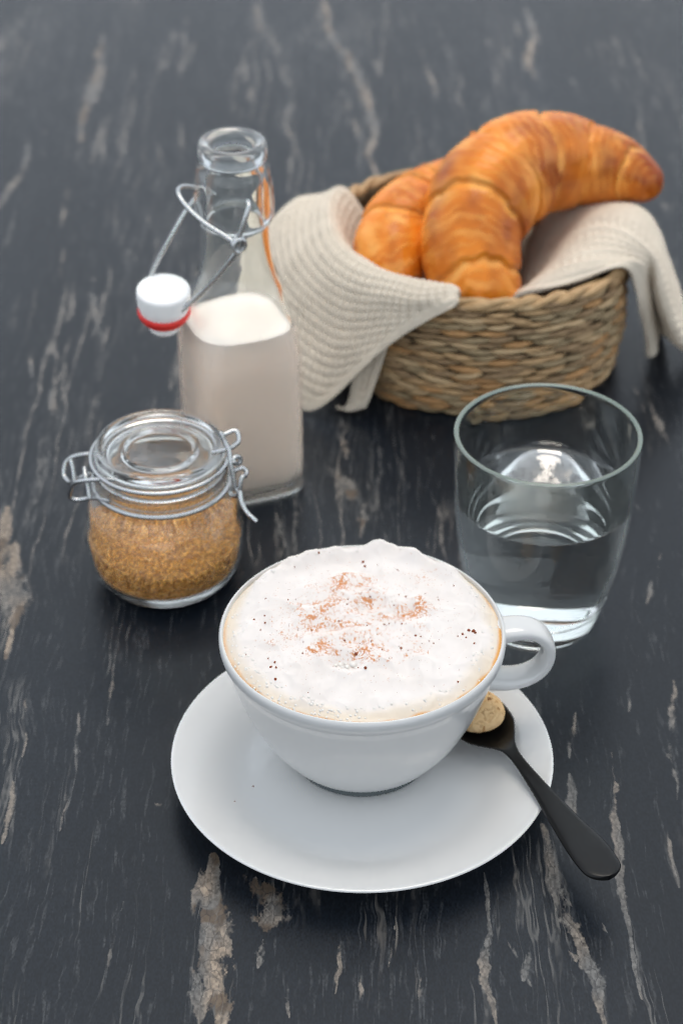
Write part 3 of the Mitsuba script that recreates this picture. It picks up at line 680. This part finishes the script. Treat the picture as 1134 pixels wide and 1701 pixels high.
tag('brown_sugar', 'coarse amber brown sugar filling the lower half of the clip-top jar', 'sugar')

# ---------------------------------------------------------------- basket
KX, KY, KTH, KA, KB, KH = 0.0772, 1.0315, 0.0, 0.0850, 0.0825, 0.0735


def oval(phi, z, inset=0.0):
    k = np.interp(z, [0, 0.006, 0.014, 0.03, 0.05, 0.075], [0.925, 0.965, 0.985, 1.0, 1.003, 0.995])
    a, b = KA * k - inset, KB * k - inset
    q = (np.abs(np.cos(phi)) ** 2.3 + np.abs(np.sin(phi)) ** 2.3) ** (-1 / 2.3)
    c, s = a * np.cos(phi) * q, b * np.sin(phi) * q
    return np.stack([KX + c * math.cos(KTH) - s * math.sin(KTH), KY + c * math.sin(KTH) + s * math.cos(KTH), z + 0 * c], -1)


def straw(c1, c2):
    def fn(p, n, uv):
        k = noise(p.x * 260, p.y * 260, p.z * 900)
        g = noise(p.x * 700, p.y * 700, p.z * 2600)
        return mix(c1, c2, dr.clip(0.75 * k + 0.55 * g - 0.1, 0, 1))
    return proc(fn)


STRAWS = [principled(f'straw_{i}', straw(a, b), 0.6, specular=0.3) for i, (a, b) in enumerate([((0.22, 0.125, 0.060), (0.54, 0.36, 0.185)), ((0.14, 0.085, 0.045), (0.36, 0.24, 0.13)), ((0.24, 0.115, 0.045), (0.52, 0.30, 0.130)),
                                                                                       ((0.18, 0.13, 0.072), (0.38, 0.28, 0.16)), ((0.30, 0.195, 0.100), (0.58, 0.42, 0.24))])]
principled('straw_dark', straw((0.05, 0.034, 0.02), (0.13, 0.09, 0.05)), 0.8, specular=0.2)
principled('straw_pale', straw((0.30, 0.18, 0.080), (0.54, 0.36, 0.19)), 0.55, specular=0.3)
ph = np.arange(160) * 2 * np.pi / 160
zs = np.r_[np.linspace(0.002, KH - 0.001, 20)]
ow = np.array([oval(ph, z, 0.0035) for z in zs])
iw = np.array([oval(ph, z, 0.0065) for z in zs[::-1]])
bump = 0.0011 * np.sin(ph * 46)[None, :, None] * np.sign(np.sin(np.arange(20) * math.pi / 2 + 0.8))[:, None, None]
ctr = np.array([KX, KY, 0])
iw = iw + bump * (ctr - iw) / 0.1 * [1, 1, 0]
w3 = np.concatenate([ow, iw])
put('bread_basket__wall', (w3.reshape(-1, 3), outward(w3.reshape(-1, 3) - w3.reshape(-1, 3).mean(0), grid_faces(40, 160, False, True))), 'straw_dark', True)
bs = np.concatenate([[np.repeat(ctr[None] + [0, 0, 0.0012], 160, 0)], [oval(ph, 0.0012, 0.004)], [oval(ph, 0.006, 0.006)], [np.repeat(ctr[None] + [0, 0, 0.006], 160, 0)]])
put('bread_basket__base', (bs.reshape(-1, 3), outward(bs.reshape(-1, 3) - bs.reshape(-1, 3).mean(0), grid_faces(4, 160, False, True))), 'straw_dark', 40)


def spindle(p0, p1, out, th, fat):
    """One visible loop of seagrass: a bent spindle from p0 to p1, bulging along out."""
    n, sides = 9, 8
    t = np.linspace(0, 1, n)
    mid = p0[None] * (1 - t)[:, None] + p1[None] * t[:, None] + out[None] * (np.sin(np.pi * t) * 0.0015)[:, None]
    prof = (np.sin(np.pi * np.clip(t, 0.02, 0.98)) ** 0.55)
    ax = (p1 - p0) / np.linalg.norm(p1 - p0)
    up = np.cross(out, ax)
    a = np.arange(sides) * 2 * np.pi / sides
    v = mid[:, None] + prof[:, None, None] * (np.cos(a)[None, :, None] * up * fat + np.sin(a)[None, :, None] * out * th)
    f = grid_faces(n, sides, False, True)
    v = v.reshape(-1, 3)
    return v, outward(v - v.mean(0), f)


rows, per = 19, 34
view = np.array([0.0, -1.0])
made, rest = [], []
for r in range(rows):
    z = 0.0030 + r * (KH - 0.0055) / (rows - 1)
    off = 0.5 * (r % 2) + rng.uniform(-0.12, 0.12)
    for k in range(per):
        dphi = 2 * np.pi / per
        a0 = (k + off) * dphi + rng.uniform(-0.03, 0.03)
        ln = dphi * rng.uniform(1.0, 1.55)
        tw = rng.uniform(0.0001, 0.0012) * (1 if r % 2 else -1) + rng.normal(0, 0.0005)
        p0, p1 = oval(np.array(a0), max(0.0022, z - tw)), oval(np.array(a0 + ln), max(0.0022, z + tw))
        o = oval(np.array(a0 + ln / 2), z)
        q0, q1 = oval(np.array(a0 + ln / 2 - 0.02), z), oval(np.array(a0 + ln / 2 + 0.02), z)
        tg = (q1 - q0) / np.linalg.norm(q1 - q0)
        nrm_ = np.cross(tg, [0, 0, 1.0])
        shift = -nrm_ * 0.0022 + nrm_ * rng.uniform(-0.0007, 0.0010)
        m = spindle(p0 + shift, p1 + shift, nrm_, 0.0019 * rng.uniform(0.75, 1.25), 0.0018 * rng.uniform(0.75, 1.2))
        face = nrm_[:2] @ np.array([0.0 - o[0], 0.0 - o[1]]) / np.linalg.norm(o[:2])
        made.append((face, m, int(rng.choice(5, p=[0.28, 0.26, 0.17, 0.19, 0.10]))))
made.sort(key=lambda x: -x[0])
for i, (face, m, mat) in enumerate(made):
    if i < 290:
        put('bread_basket__strand' if i == 0 else f'bread_basket__strand_{i:03d}', m, STRAWS[mat], True)
    else:
        rest.append(m)
put('bread_basket__far_strands', join(rest), STRAWS[0], True)
labels['bread_basket__far_strands'] = {'label': 'seagrass strands round the far side of the basket', 'kind': 'stuff'}
pr_ = np.linspace(0, 2 * np.pi, 700, endpoint=False)
for s_ in range(2):
    c0 = oval(pr_, KH, 0.0022)
    c1 = np.roll(c0, -1, 0) - np.roll(c0, 1, 0)
    c1 /= np.linalg.norm(c1, axis=1, keepdims=True)
    nrm_ = np.cross(c1, [0, 0, 1.0])
    a = pr_ * 13 + s_ * np.pi + 1.2 * np.sin(pr_ * 5)
    hel = c0 + 0.0017 * (np.cos(a)[:, None] * nrm_ + np.sin(a)[:, None] * np.array([0, 0, 1.0]))
    hel[:, 2] += 0.0016 * (meshkit.noise(np.stack([np.cos(pr_) * 2.5, np.sin(pr_) * 2.5, 0 * pr_], -1), 3) - 0.5) * 2
    put('bread_basket__rim_rope' + ('' if s_ == 0 else '_001'), tube(hel, 0.0024 + 0.0005 * np.sin(pr_ * 23 + s_), 8, closed=True), 'straw_pale')
tag('bread_basket', 'oval basket woven from brown seagrass, holding two croissants', 'basket')

# ---------------------------------------------------------------- croissants
GOLD = (0.74, 0.215, 0.014)


def croissant(key, pts, radii, bands, seed, flip, mat):
    n, m = 420, 170
    C = smooth_curve(pts, n)
    d = np.r_[0, np.cumsum(np.linalg.norm(np.diff(C, axis=0), axis=1))]
    u = d / d[-1]
    kp = np.asarray(pts, float)
    kd = np.r_[0, np.cumsum(np.sqrt(np.linalg.norm(np.diff(kp, axis=0), axis=1)))]
    ku = np.interp(kd / kd[-1], np.linspace(0, 1, n), u)
    Rr = PchipInterpolator(ku, radii)(u)
    t = np.gradient(C, axis=0)
    t /= np.linalg.norm(t, axis=1, keepdims=True)
    e = np.zeros_like(C)
    w = np.array([0.0, -0.85, 0.55])
    for i in range(n):
        w = w - t[i] * (w @ t[i])
        w /= np.linalg.norm(w)
        e[i] = w
    b = np.cross(t, e)
    v_ = np.arange(m) * 2 * np.pi / m
    U, V = np.meshgrid(u, v_, indexing='ij')
    q3 = np.stack([U * 7, np.cos(V) * 1.1, np.sin(V) * 1.1], -1)
    slant = 0.085 * np.cos(V - flip) + 0.060 * (meshkit.fbm(q3 * 1.1, 3, seed) - 0.5) * 2
    s = np.clip(np.abs(U - 0.5 + slant * np.sign(U - 0.5) * 0.5 + 0.02 * np.sin(V)) * bands + 0.05 * (meshkit.fbm(q3 * 6, 2, seed + 7) - 0.5), 0, 99)
    fr = s - np.floor(s)                      # 0 just outside a wrap's edge, 1 at the next wrap's edge
    lay = s * 6 + 1.4 * meshkit.fbm(q3 * 2.4, 3, seed + 12)
    leaf = lay - np.floor(lay)                # thin sheets of dough inside each wrap
    calm = np.clip((0.5 - np.abs(U - 0.5) - 0.015) / 0.09, 0, 1)
    drop = np.clip(fr / 0.07, 0, 1)
    rise = np.where(fr < 0.07, 1 - drop * drop * (3 - 2 * drop), ((fr - 0.07) / 0.93) ** 1.3)
    puff = 0.055 * np.sin(np.pi * fr) ** 0.9
    flaky = np.clip(meshkit.fbm(q3 * 1.7, 3, seed + 15) * 2.2 - 0.7, 0, 1)
    h = (0.070 * rise + puff - 0.035 * np.exp(-((fr - 0.07) / 0.05) ** 2) + 0.016 * flaky * leaf) * calm - 0.05
    h = h + 0.06 * (meshkit.fbm(q3 * 2.2, 3, seed + 5) - 0.5) + 0.016 * (meshkit.fbm(np.stack([U * 90, np.cos(V) * 3, np.sin(V) * 3], -1), 3, seed + 9) - 0.5)
    rad = Rr[:, None] * (1 + h)
    ends = np.sqrt(np.clip(1 - (np.clip(np.abs(U - 0.5) - 0.47, 0, 1) / 0.03) ** 2, 0, 1))
    rad = rad * ends
    P3 = C[:, None] + rad[..., None] * (np.cos(V)[..., None] * e[:, None] + 0.93 * np.sin(V)[..., None] * b[:, None])
    # browning, as a vertex colour: crests and the crown of the bake go dark, folds and torn edges stay pale
    blot = meshkit.fbm(q3 * 1.2 + 5, 3, seed + 2)
    brown = np.clip(0.31 + 2.4 * (puff + 0.080 * rise - 0.075) * calm + 2.0 * (blot - 0.5) + 0.16 * np.cos(V - flip - 0.5) + 0.45 * np.exp(-((np.abs(U - 0.5) - 0.5) / 0.07) ** 2), 0, 1)
    streak = meshkit.fbm(np.stack([s * 9 + 1.5 * np.sin(V + seed), np.cos(V) * 1.3, np.sin(V) * 1.3], -1), 3, seed + 3)
    pale = np.clip((streak - 0.50) * 5.0, 0, 1) * np.clip(1.15 - brown, 0, 1) * (0.35 + 0.65 * flaky)
    pale = np.maximum(pale, 0.95 * np.exp(-((fr - 0.10) / 0.055) ** 2) * np.clip(meshkit.fbm(q3 * 2.5, 2, seed + 4) * 2.6 - 0.7, 0, 1))
    pale = np.maximum(pale, 0.7 * flaky * np.exp(-((leaf - 0.9) / 0.12) ** 2))
    gold, deep, cream = np.array(GOLD), np.array([0.25, 0.040, 0.003]), np.array([0.94, 0.50, 0.13])
    col = gold * (1 - brown[..., None]) + deep * brown[..., None]
    col = col * (1 - 0.7 * pale[..., None]) + cream * 0.7 * pale[..., None]
    line = np.exp(-((fr - 0.035) / 0.03) ** 2) * calm
    col = col * (1 - 0.18 * line[..., None])
    v = P3.reshape(-1, 3)
    put(key, (v, outward(v - v.mean(0), grid_faces(n, m, False, True))), mat, True, color=np.clip(col, 0, 1).reshape(-1, 3))


bsdf('crust', {'type': 'twosided', 'b': {'type': 'principled', 'base_color': {'type': 'mesh_attribute', 'name': 'vertex_color'}, 'roughness': 0.30, 'specular': 0.32}})
croissant('croissant', [(0.0750, 0.9840, 0.0200), (0.0739, 0.9880, 0.0627), (0.0711, 1.0030, 0.0855), (0.0839, 1.0300, 0.1031), (0.1098, 1.0550, 0.1049), (0.1380, 1.0680, 0.0986), (0.1630, 1.0660, 0.0935), (0.1814, 1.0550, 0.0876)], [0.0225, 0.0270, 0.0292, 0.0320, 0.0298, 0.0250, 0.0178, 0.0085], 7.0, 3, 0.6, 'crust')
tag('croissant', 'large golden brown croissant on top, its tip hanging over the right rim of the basket', 'croissant', group='croissants in the basket')
croissant('croissant_001', [(0.0300, 0.9950, 0.0380), (0.0271, 1.0030, 0.0649), (0.0296, 1.0200, 0.0747), (0.0428, 1.0460, 0.0785), (0.0636, 1.0670, 0.0785), (0.0906, 1.0800, 0.0735), (0.1164, 1.0820, 0.0556)], [0.0150, 0.0205, 0.0232, 0.0240, 0.0225, 0.0180, 0.009], 6.0, 21, 2.2, 'crust')
tag('croissant_001', 'golden croissant lying underneath, between the cloth and the larger croissant', 'croissant', group='croissants in the basket')

# ---------------------------------------------------------------- waffle cloth
def cloth_patch(rows, nu, nv, waffle=True, seed=1, h=0.0022):
    from scipy.interpolate import CubicSpline, make_interp_spline
    rows = np.asarray(rows, float)
    a = np.array([smooth_curve(r, nv) for r in rows])
    k = np.linspace(0, 1, len(rows))
    g = CubicSpline(k, a, axis=0, bc_type='natural')(np.linspace(0, 1, nu))
    du, dv = np.gradient(g, axis=0), np.gradient(g, axis=1)
    N = np.cross(du, dv)
    N /= np.linalg.norm(N, axis=2, keepdims=True) + 1e-15
    su = np.cumsum(np.linalg.norm(du, axis=2), axis=0)
    sv_ = np.cumsum(np.linalg.norm(dv, axis=2), axis=1)
    cell = 0.0048
    ref = su[:, int(0.62 * su.shape[1])][:, None] + 0 * su
    cu, cv = (np.abs((x / cell) % 1.0 - 0.5) * 2 for x in (ref, 0.5 * sv_ + 0.5 * sv_.mean(0)[None]))
    wv = np.maximum(np.exp(-((1 - cu) / 0.36) ** 2), 0.6 * np.exp(-((1 - cv) / 0.36) ** 2))
    border = np.minimum.reduce([su, su[-1:] - su, sv_, sv_[:, -1:] - sv_])
    wv = wv * np.clip((border - 0.004) / 0.003, 0, 1) * 0.0017
    wr = 0.0030 * (meshkit.fbm(g * 42, 3, seed) - 0.5)
    g = g + N * ((wv if waffle else 0) + wr)[..., None]
    return thick_sheet(g, h)


def linen(p, n, uv):
    k = noise(p.x * 1400, p.y * 1400, p.z * 1400)
    return mix((0.53, 0.46, 0.37), (0.70, 0.62, 0.515), 0.5 * k + 0.5 * fbm(p.x * 60, p.y * 60, p.z * 60))


principled('linen', proc(linen), 0.9, specular=0.1, sheen=0.3)
CLOTH = [(250, 230, [[(0.0211, 1.0589, 0.0520), (0.0082, 1.0655, 0.0760), (-0.0001, 1.0697, 0.0825), (-0.0088, 1.0741, 0.0770), (-0.0244, 1.0754, 0.0731), (-0.0367, 1.0768, 0.0616), (-0.0440, 1.0780, 0.0500)],
                   [(0.0173, 1.0458, 0.0520), (0.0035, 1.0493, 0.0760), (-0.0053, 1.0515, 0.0865), (-0.0147, 1.0538, 0.0810), (-0.0323, 1.0542, 0.0731), (-0.0468, 1.0546, 0.0575), (-0.0560, 1.0550, 0.0420)],
                   [(0.0162, 1.0315, 0.0520), (0.0022, 1.0315, 0.0760), (-0.0068, 1.0315, 0.0885), (-0.0163, 1.0315, 0.0830), (-0.0341, 1.0294, 0.0689), (-0.0487, 1.0271, 0.0466), (-0.0580, 1.0250, 0.0250)],
                   [(0.0174, 1.0161, 0.0520), (0.0037, 1.0125, 0.0760), (-0.0051, 1.0101, 0.0880), (-0.0144, 1.0076, 0.0825), (-0.0285, 1.0002, 0.0636), (-0.0392, 0.9922, 0.0362), (-0.0450, 0.9850, 0.0100)],
                   [(0.0225, 1.0012, 0.0520), (0.0099, 0.9939, 0.0760), (0.0018, 0.9893, 0.0870), (-0.0067, 0.9844, 0.0815), (-0.0124, 0.9753, 0.0569), (-0.0185, 0.9658, 0.0288), (-0.0240, 0.9570, 0.0040)],
                   [(0.0321, 0.9882, 0.0520), (0.0217, 0.9779, 0.0760), (0.0151, 0.9712, 0.0860), (0.0080, 0.9642, 0.0805), (0.0034, 0.9595, 0.0596), (-0.0015, 0.9545, 0.0353), (-0.0060, 0.9500, 0.0140)],
                   [(0.0436, 0.9800, 0.0520), (0.0359, 0.9676, 0.0760), (0.0310, 0.9597, 0.0855), (0.0257, 0.9513, 0.0800), (0.0232, 0.9496, 0.0691), (0.0205, 0.9477, 0.0555), (0.0180, 0.9460, 0.0440)],
                   [(0.0538, 0.9759, 0.0620), (0.0484, 0.9626, 0.0760), (0.0449, 0.9540, 0.0850), (0.0413, 0.9450, 0.0795), (0.0419, 0.9447, 0.0760), (0.0425, 0.9443, 0.0703), (0.0430, 0.9440, 0.0660)],
                   [(0.0623, 0.9740, 0.0620), (0.0588, 0.9603, 0.0760), (0.0566, 0.9514, 0.0845), (0.0571, 0.9450, 0.0800), (0.0575, 0.9442, 0.0798), (0.0580, 0.9433, 0.0776), (0.0585, 0.9425, 0.0765)],
                   [(0.0638, 0.9616, 0.0740), (0.0629, 0.9567, 0.0790), (0.0620, 0.9517, 0.0822), (0.0614, 0.9487, 0.0828), (0.0610, 0.9468, 0.0822), (0.0608, 0.9453, 0.0812), (0.0606, 0.9443, 0.0800)]]),
         (40, 60, [[(0.0160, 0.9750, 0.0600), (0.0080, 0.9620, 0.0300), (0.0020, 0.9550, 0.0060), (-0.0030, 0.9570, 0.0050)],
                   [(0.0220, 0.9700, 0.0600), (0.0150, 0.9580, 0.0300), (0.0085, 0.9520, 0.0090), (0.0040, 0.9530, 0.0050)],
                   [(0.0280, 0.9660, 0.0600), (0.0220, 0.9560, 0.0350), (0.0160, 0.9520, 0.0150), (0.0135, 0.9520, 0.0080)]]),
         (70, 70, [[(0.0340, 1.0500, 0.0480), (0.0600, 1.0750, 0.0300), (0.0900, 1.0950, 0.0350), (0.1200, 1.1000, 0.0500)],
                   [(0.0340, 1.0200, 0.0450), (0.0620, 1.0300, 0.0120), (0.1000, 1.0500, 0.0120), (0.1500, 1.0700, 0.0500)],
                   [(0.0400, 0.9900, 0.0500), (0.0700, 1.0000, 0.0120), (0.1100, 1.0200, 0.0120), (0.1600, 1.0450, 0.0550)],
                   [(0.0600, 0.9750, 0.0600), (0.0800, 0.9800, 0.0400), (0.1050, 0.9850, 0.0450), (0.1250, 0.9900, 0.0600)]]),
         (220, 230, [[(0.1100, 1.0750, 0.0450), (0.1260, 1.0780, 0.0700), (0.1541, 1.0660, 0.0744), (0.1717, 1.0600, 0.0721), (0.1819, 1.0500, 0.0603), (0.1907, 1.0400, 0.0406), (0.1999, 1.0300, 0.0184), (0.2042, 1.0280, 0.0075)],
                   [(0.1060, 1.0450, 0.0400), (0.1250, 1.0500, 0.0640), (0.1473, 1.0400, 0.0824), (0.1650, 1.0300, 0.0845), (0.1774, 1.0220, 0.0706), (0.1859, 1.0150, 0.0498), (0.1950, 1.0100, 0.0261), (0.1994, 1.0080, 0.0134)],
                   [(0.1000, 1.0100, 0.0450), (0.1160, 1.0120, 0.0620), (0.1363, 1.0150, 0.0829), (0.1567, 1.0050, 0.0856), (0.1724, 1.0000, 0.0733), (0.1790, 0.9960, 0.0544), (0.1875, 0.9900, 0.0339), (0.1930, 0.9880, 0.0226)],
                   [(0.0950, 0.9850, 0.0550), (0.1040, 0.9830, 0.0660), (0.1206, 0.9850, 0.0785), (0.1452, 0.9880, 0.0825), (0.1680, 1.0000, 0.0711), (0.1774, 1.0220, 0.0405), (0.1849, 1.0400, 0.0126), (0.1882, 1.0460, 0.0001)],
                   [(0.0910, 0.9720, 0.0620), (0.0980, 0.9710, 0.0700), (0.1146, 0.9700, 0.0757), (0.1360, 0.9760, 0.0798), (0.1580, 0.9880, 0.0784), (0.1680, 1.0000, 0.0552), (0.1765, 1.0100, 0.0261), (0.1807, 1.0140, 0.0078)],
                   [(0.0900, 0.9680, 0.0640), (0.0960, 0.9670, 0.0710), (0.1118, 0.9670, 0.0744), (0.1325, 0.9720, 0.0783), (0.1534, 0.9820, 0.0787), (0.1632, 0.9940, 0.0562), (0.1715, 1.0040, 0.0276), (0.1759, 1.0080, 0.0065)]])]
parts = [cloth_patch(r, nu, nv, True, i + 1) for i, (nu, nv, r) in enumerate(CLOTH)]
put('napkin', join(parts), 'linen', 60)
tag('napkin', 'beige waffle weave cloth lining the basket and draped over both its sides', 'cloth napkin')
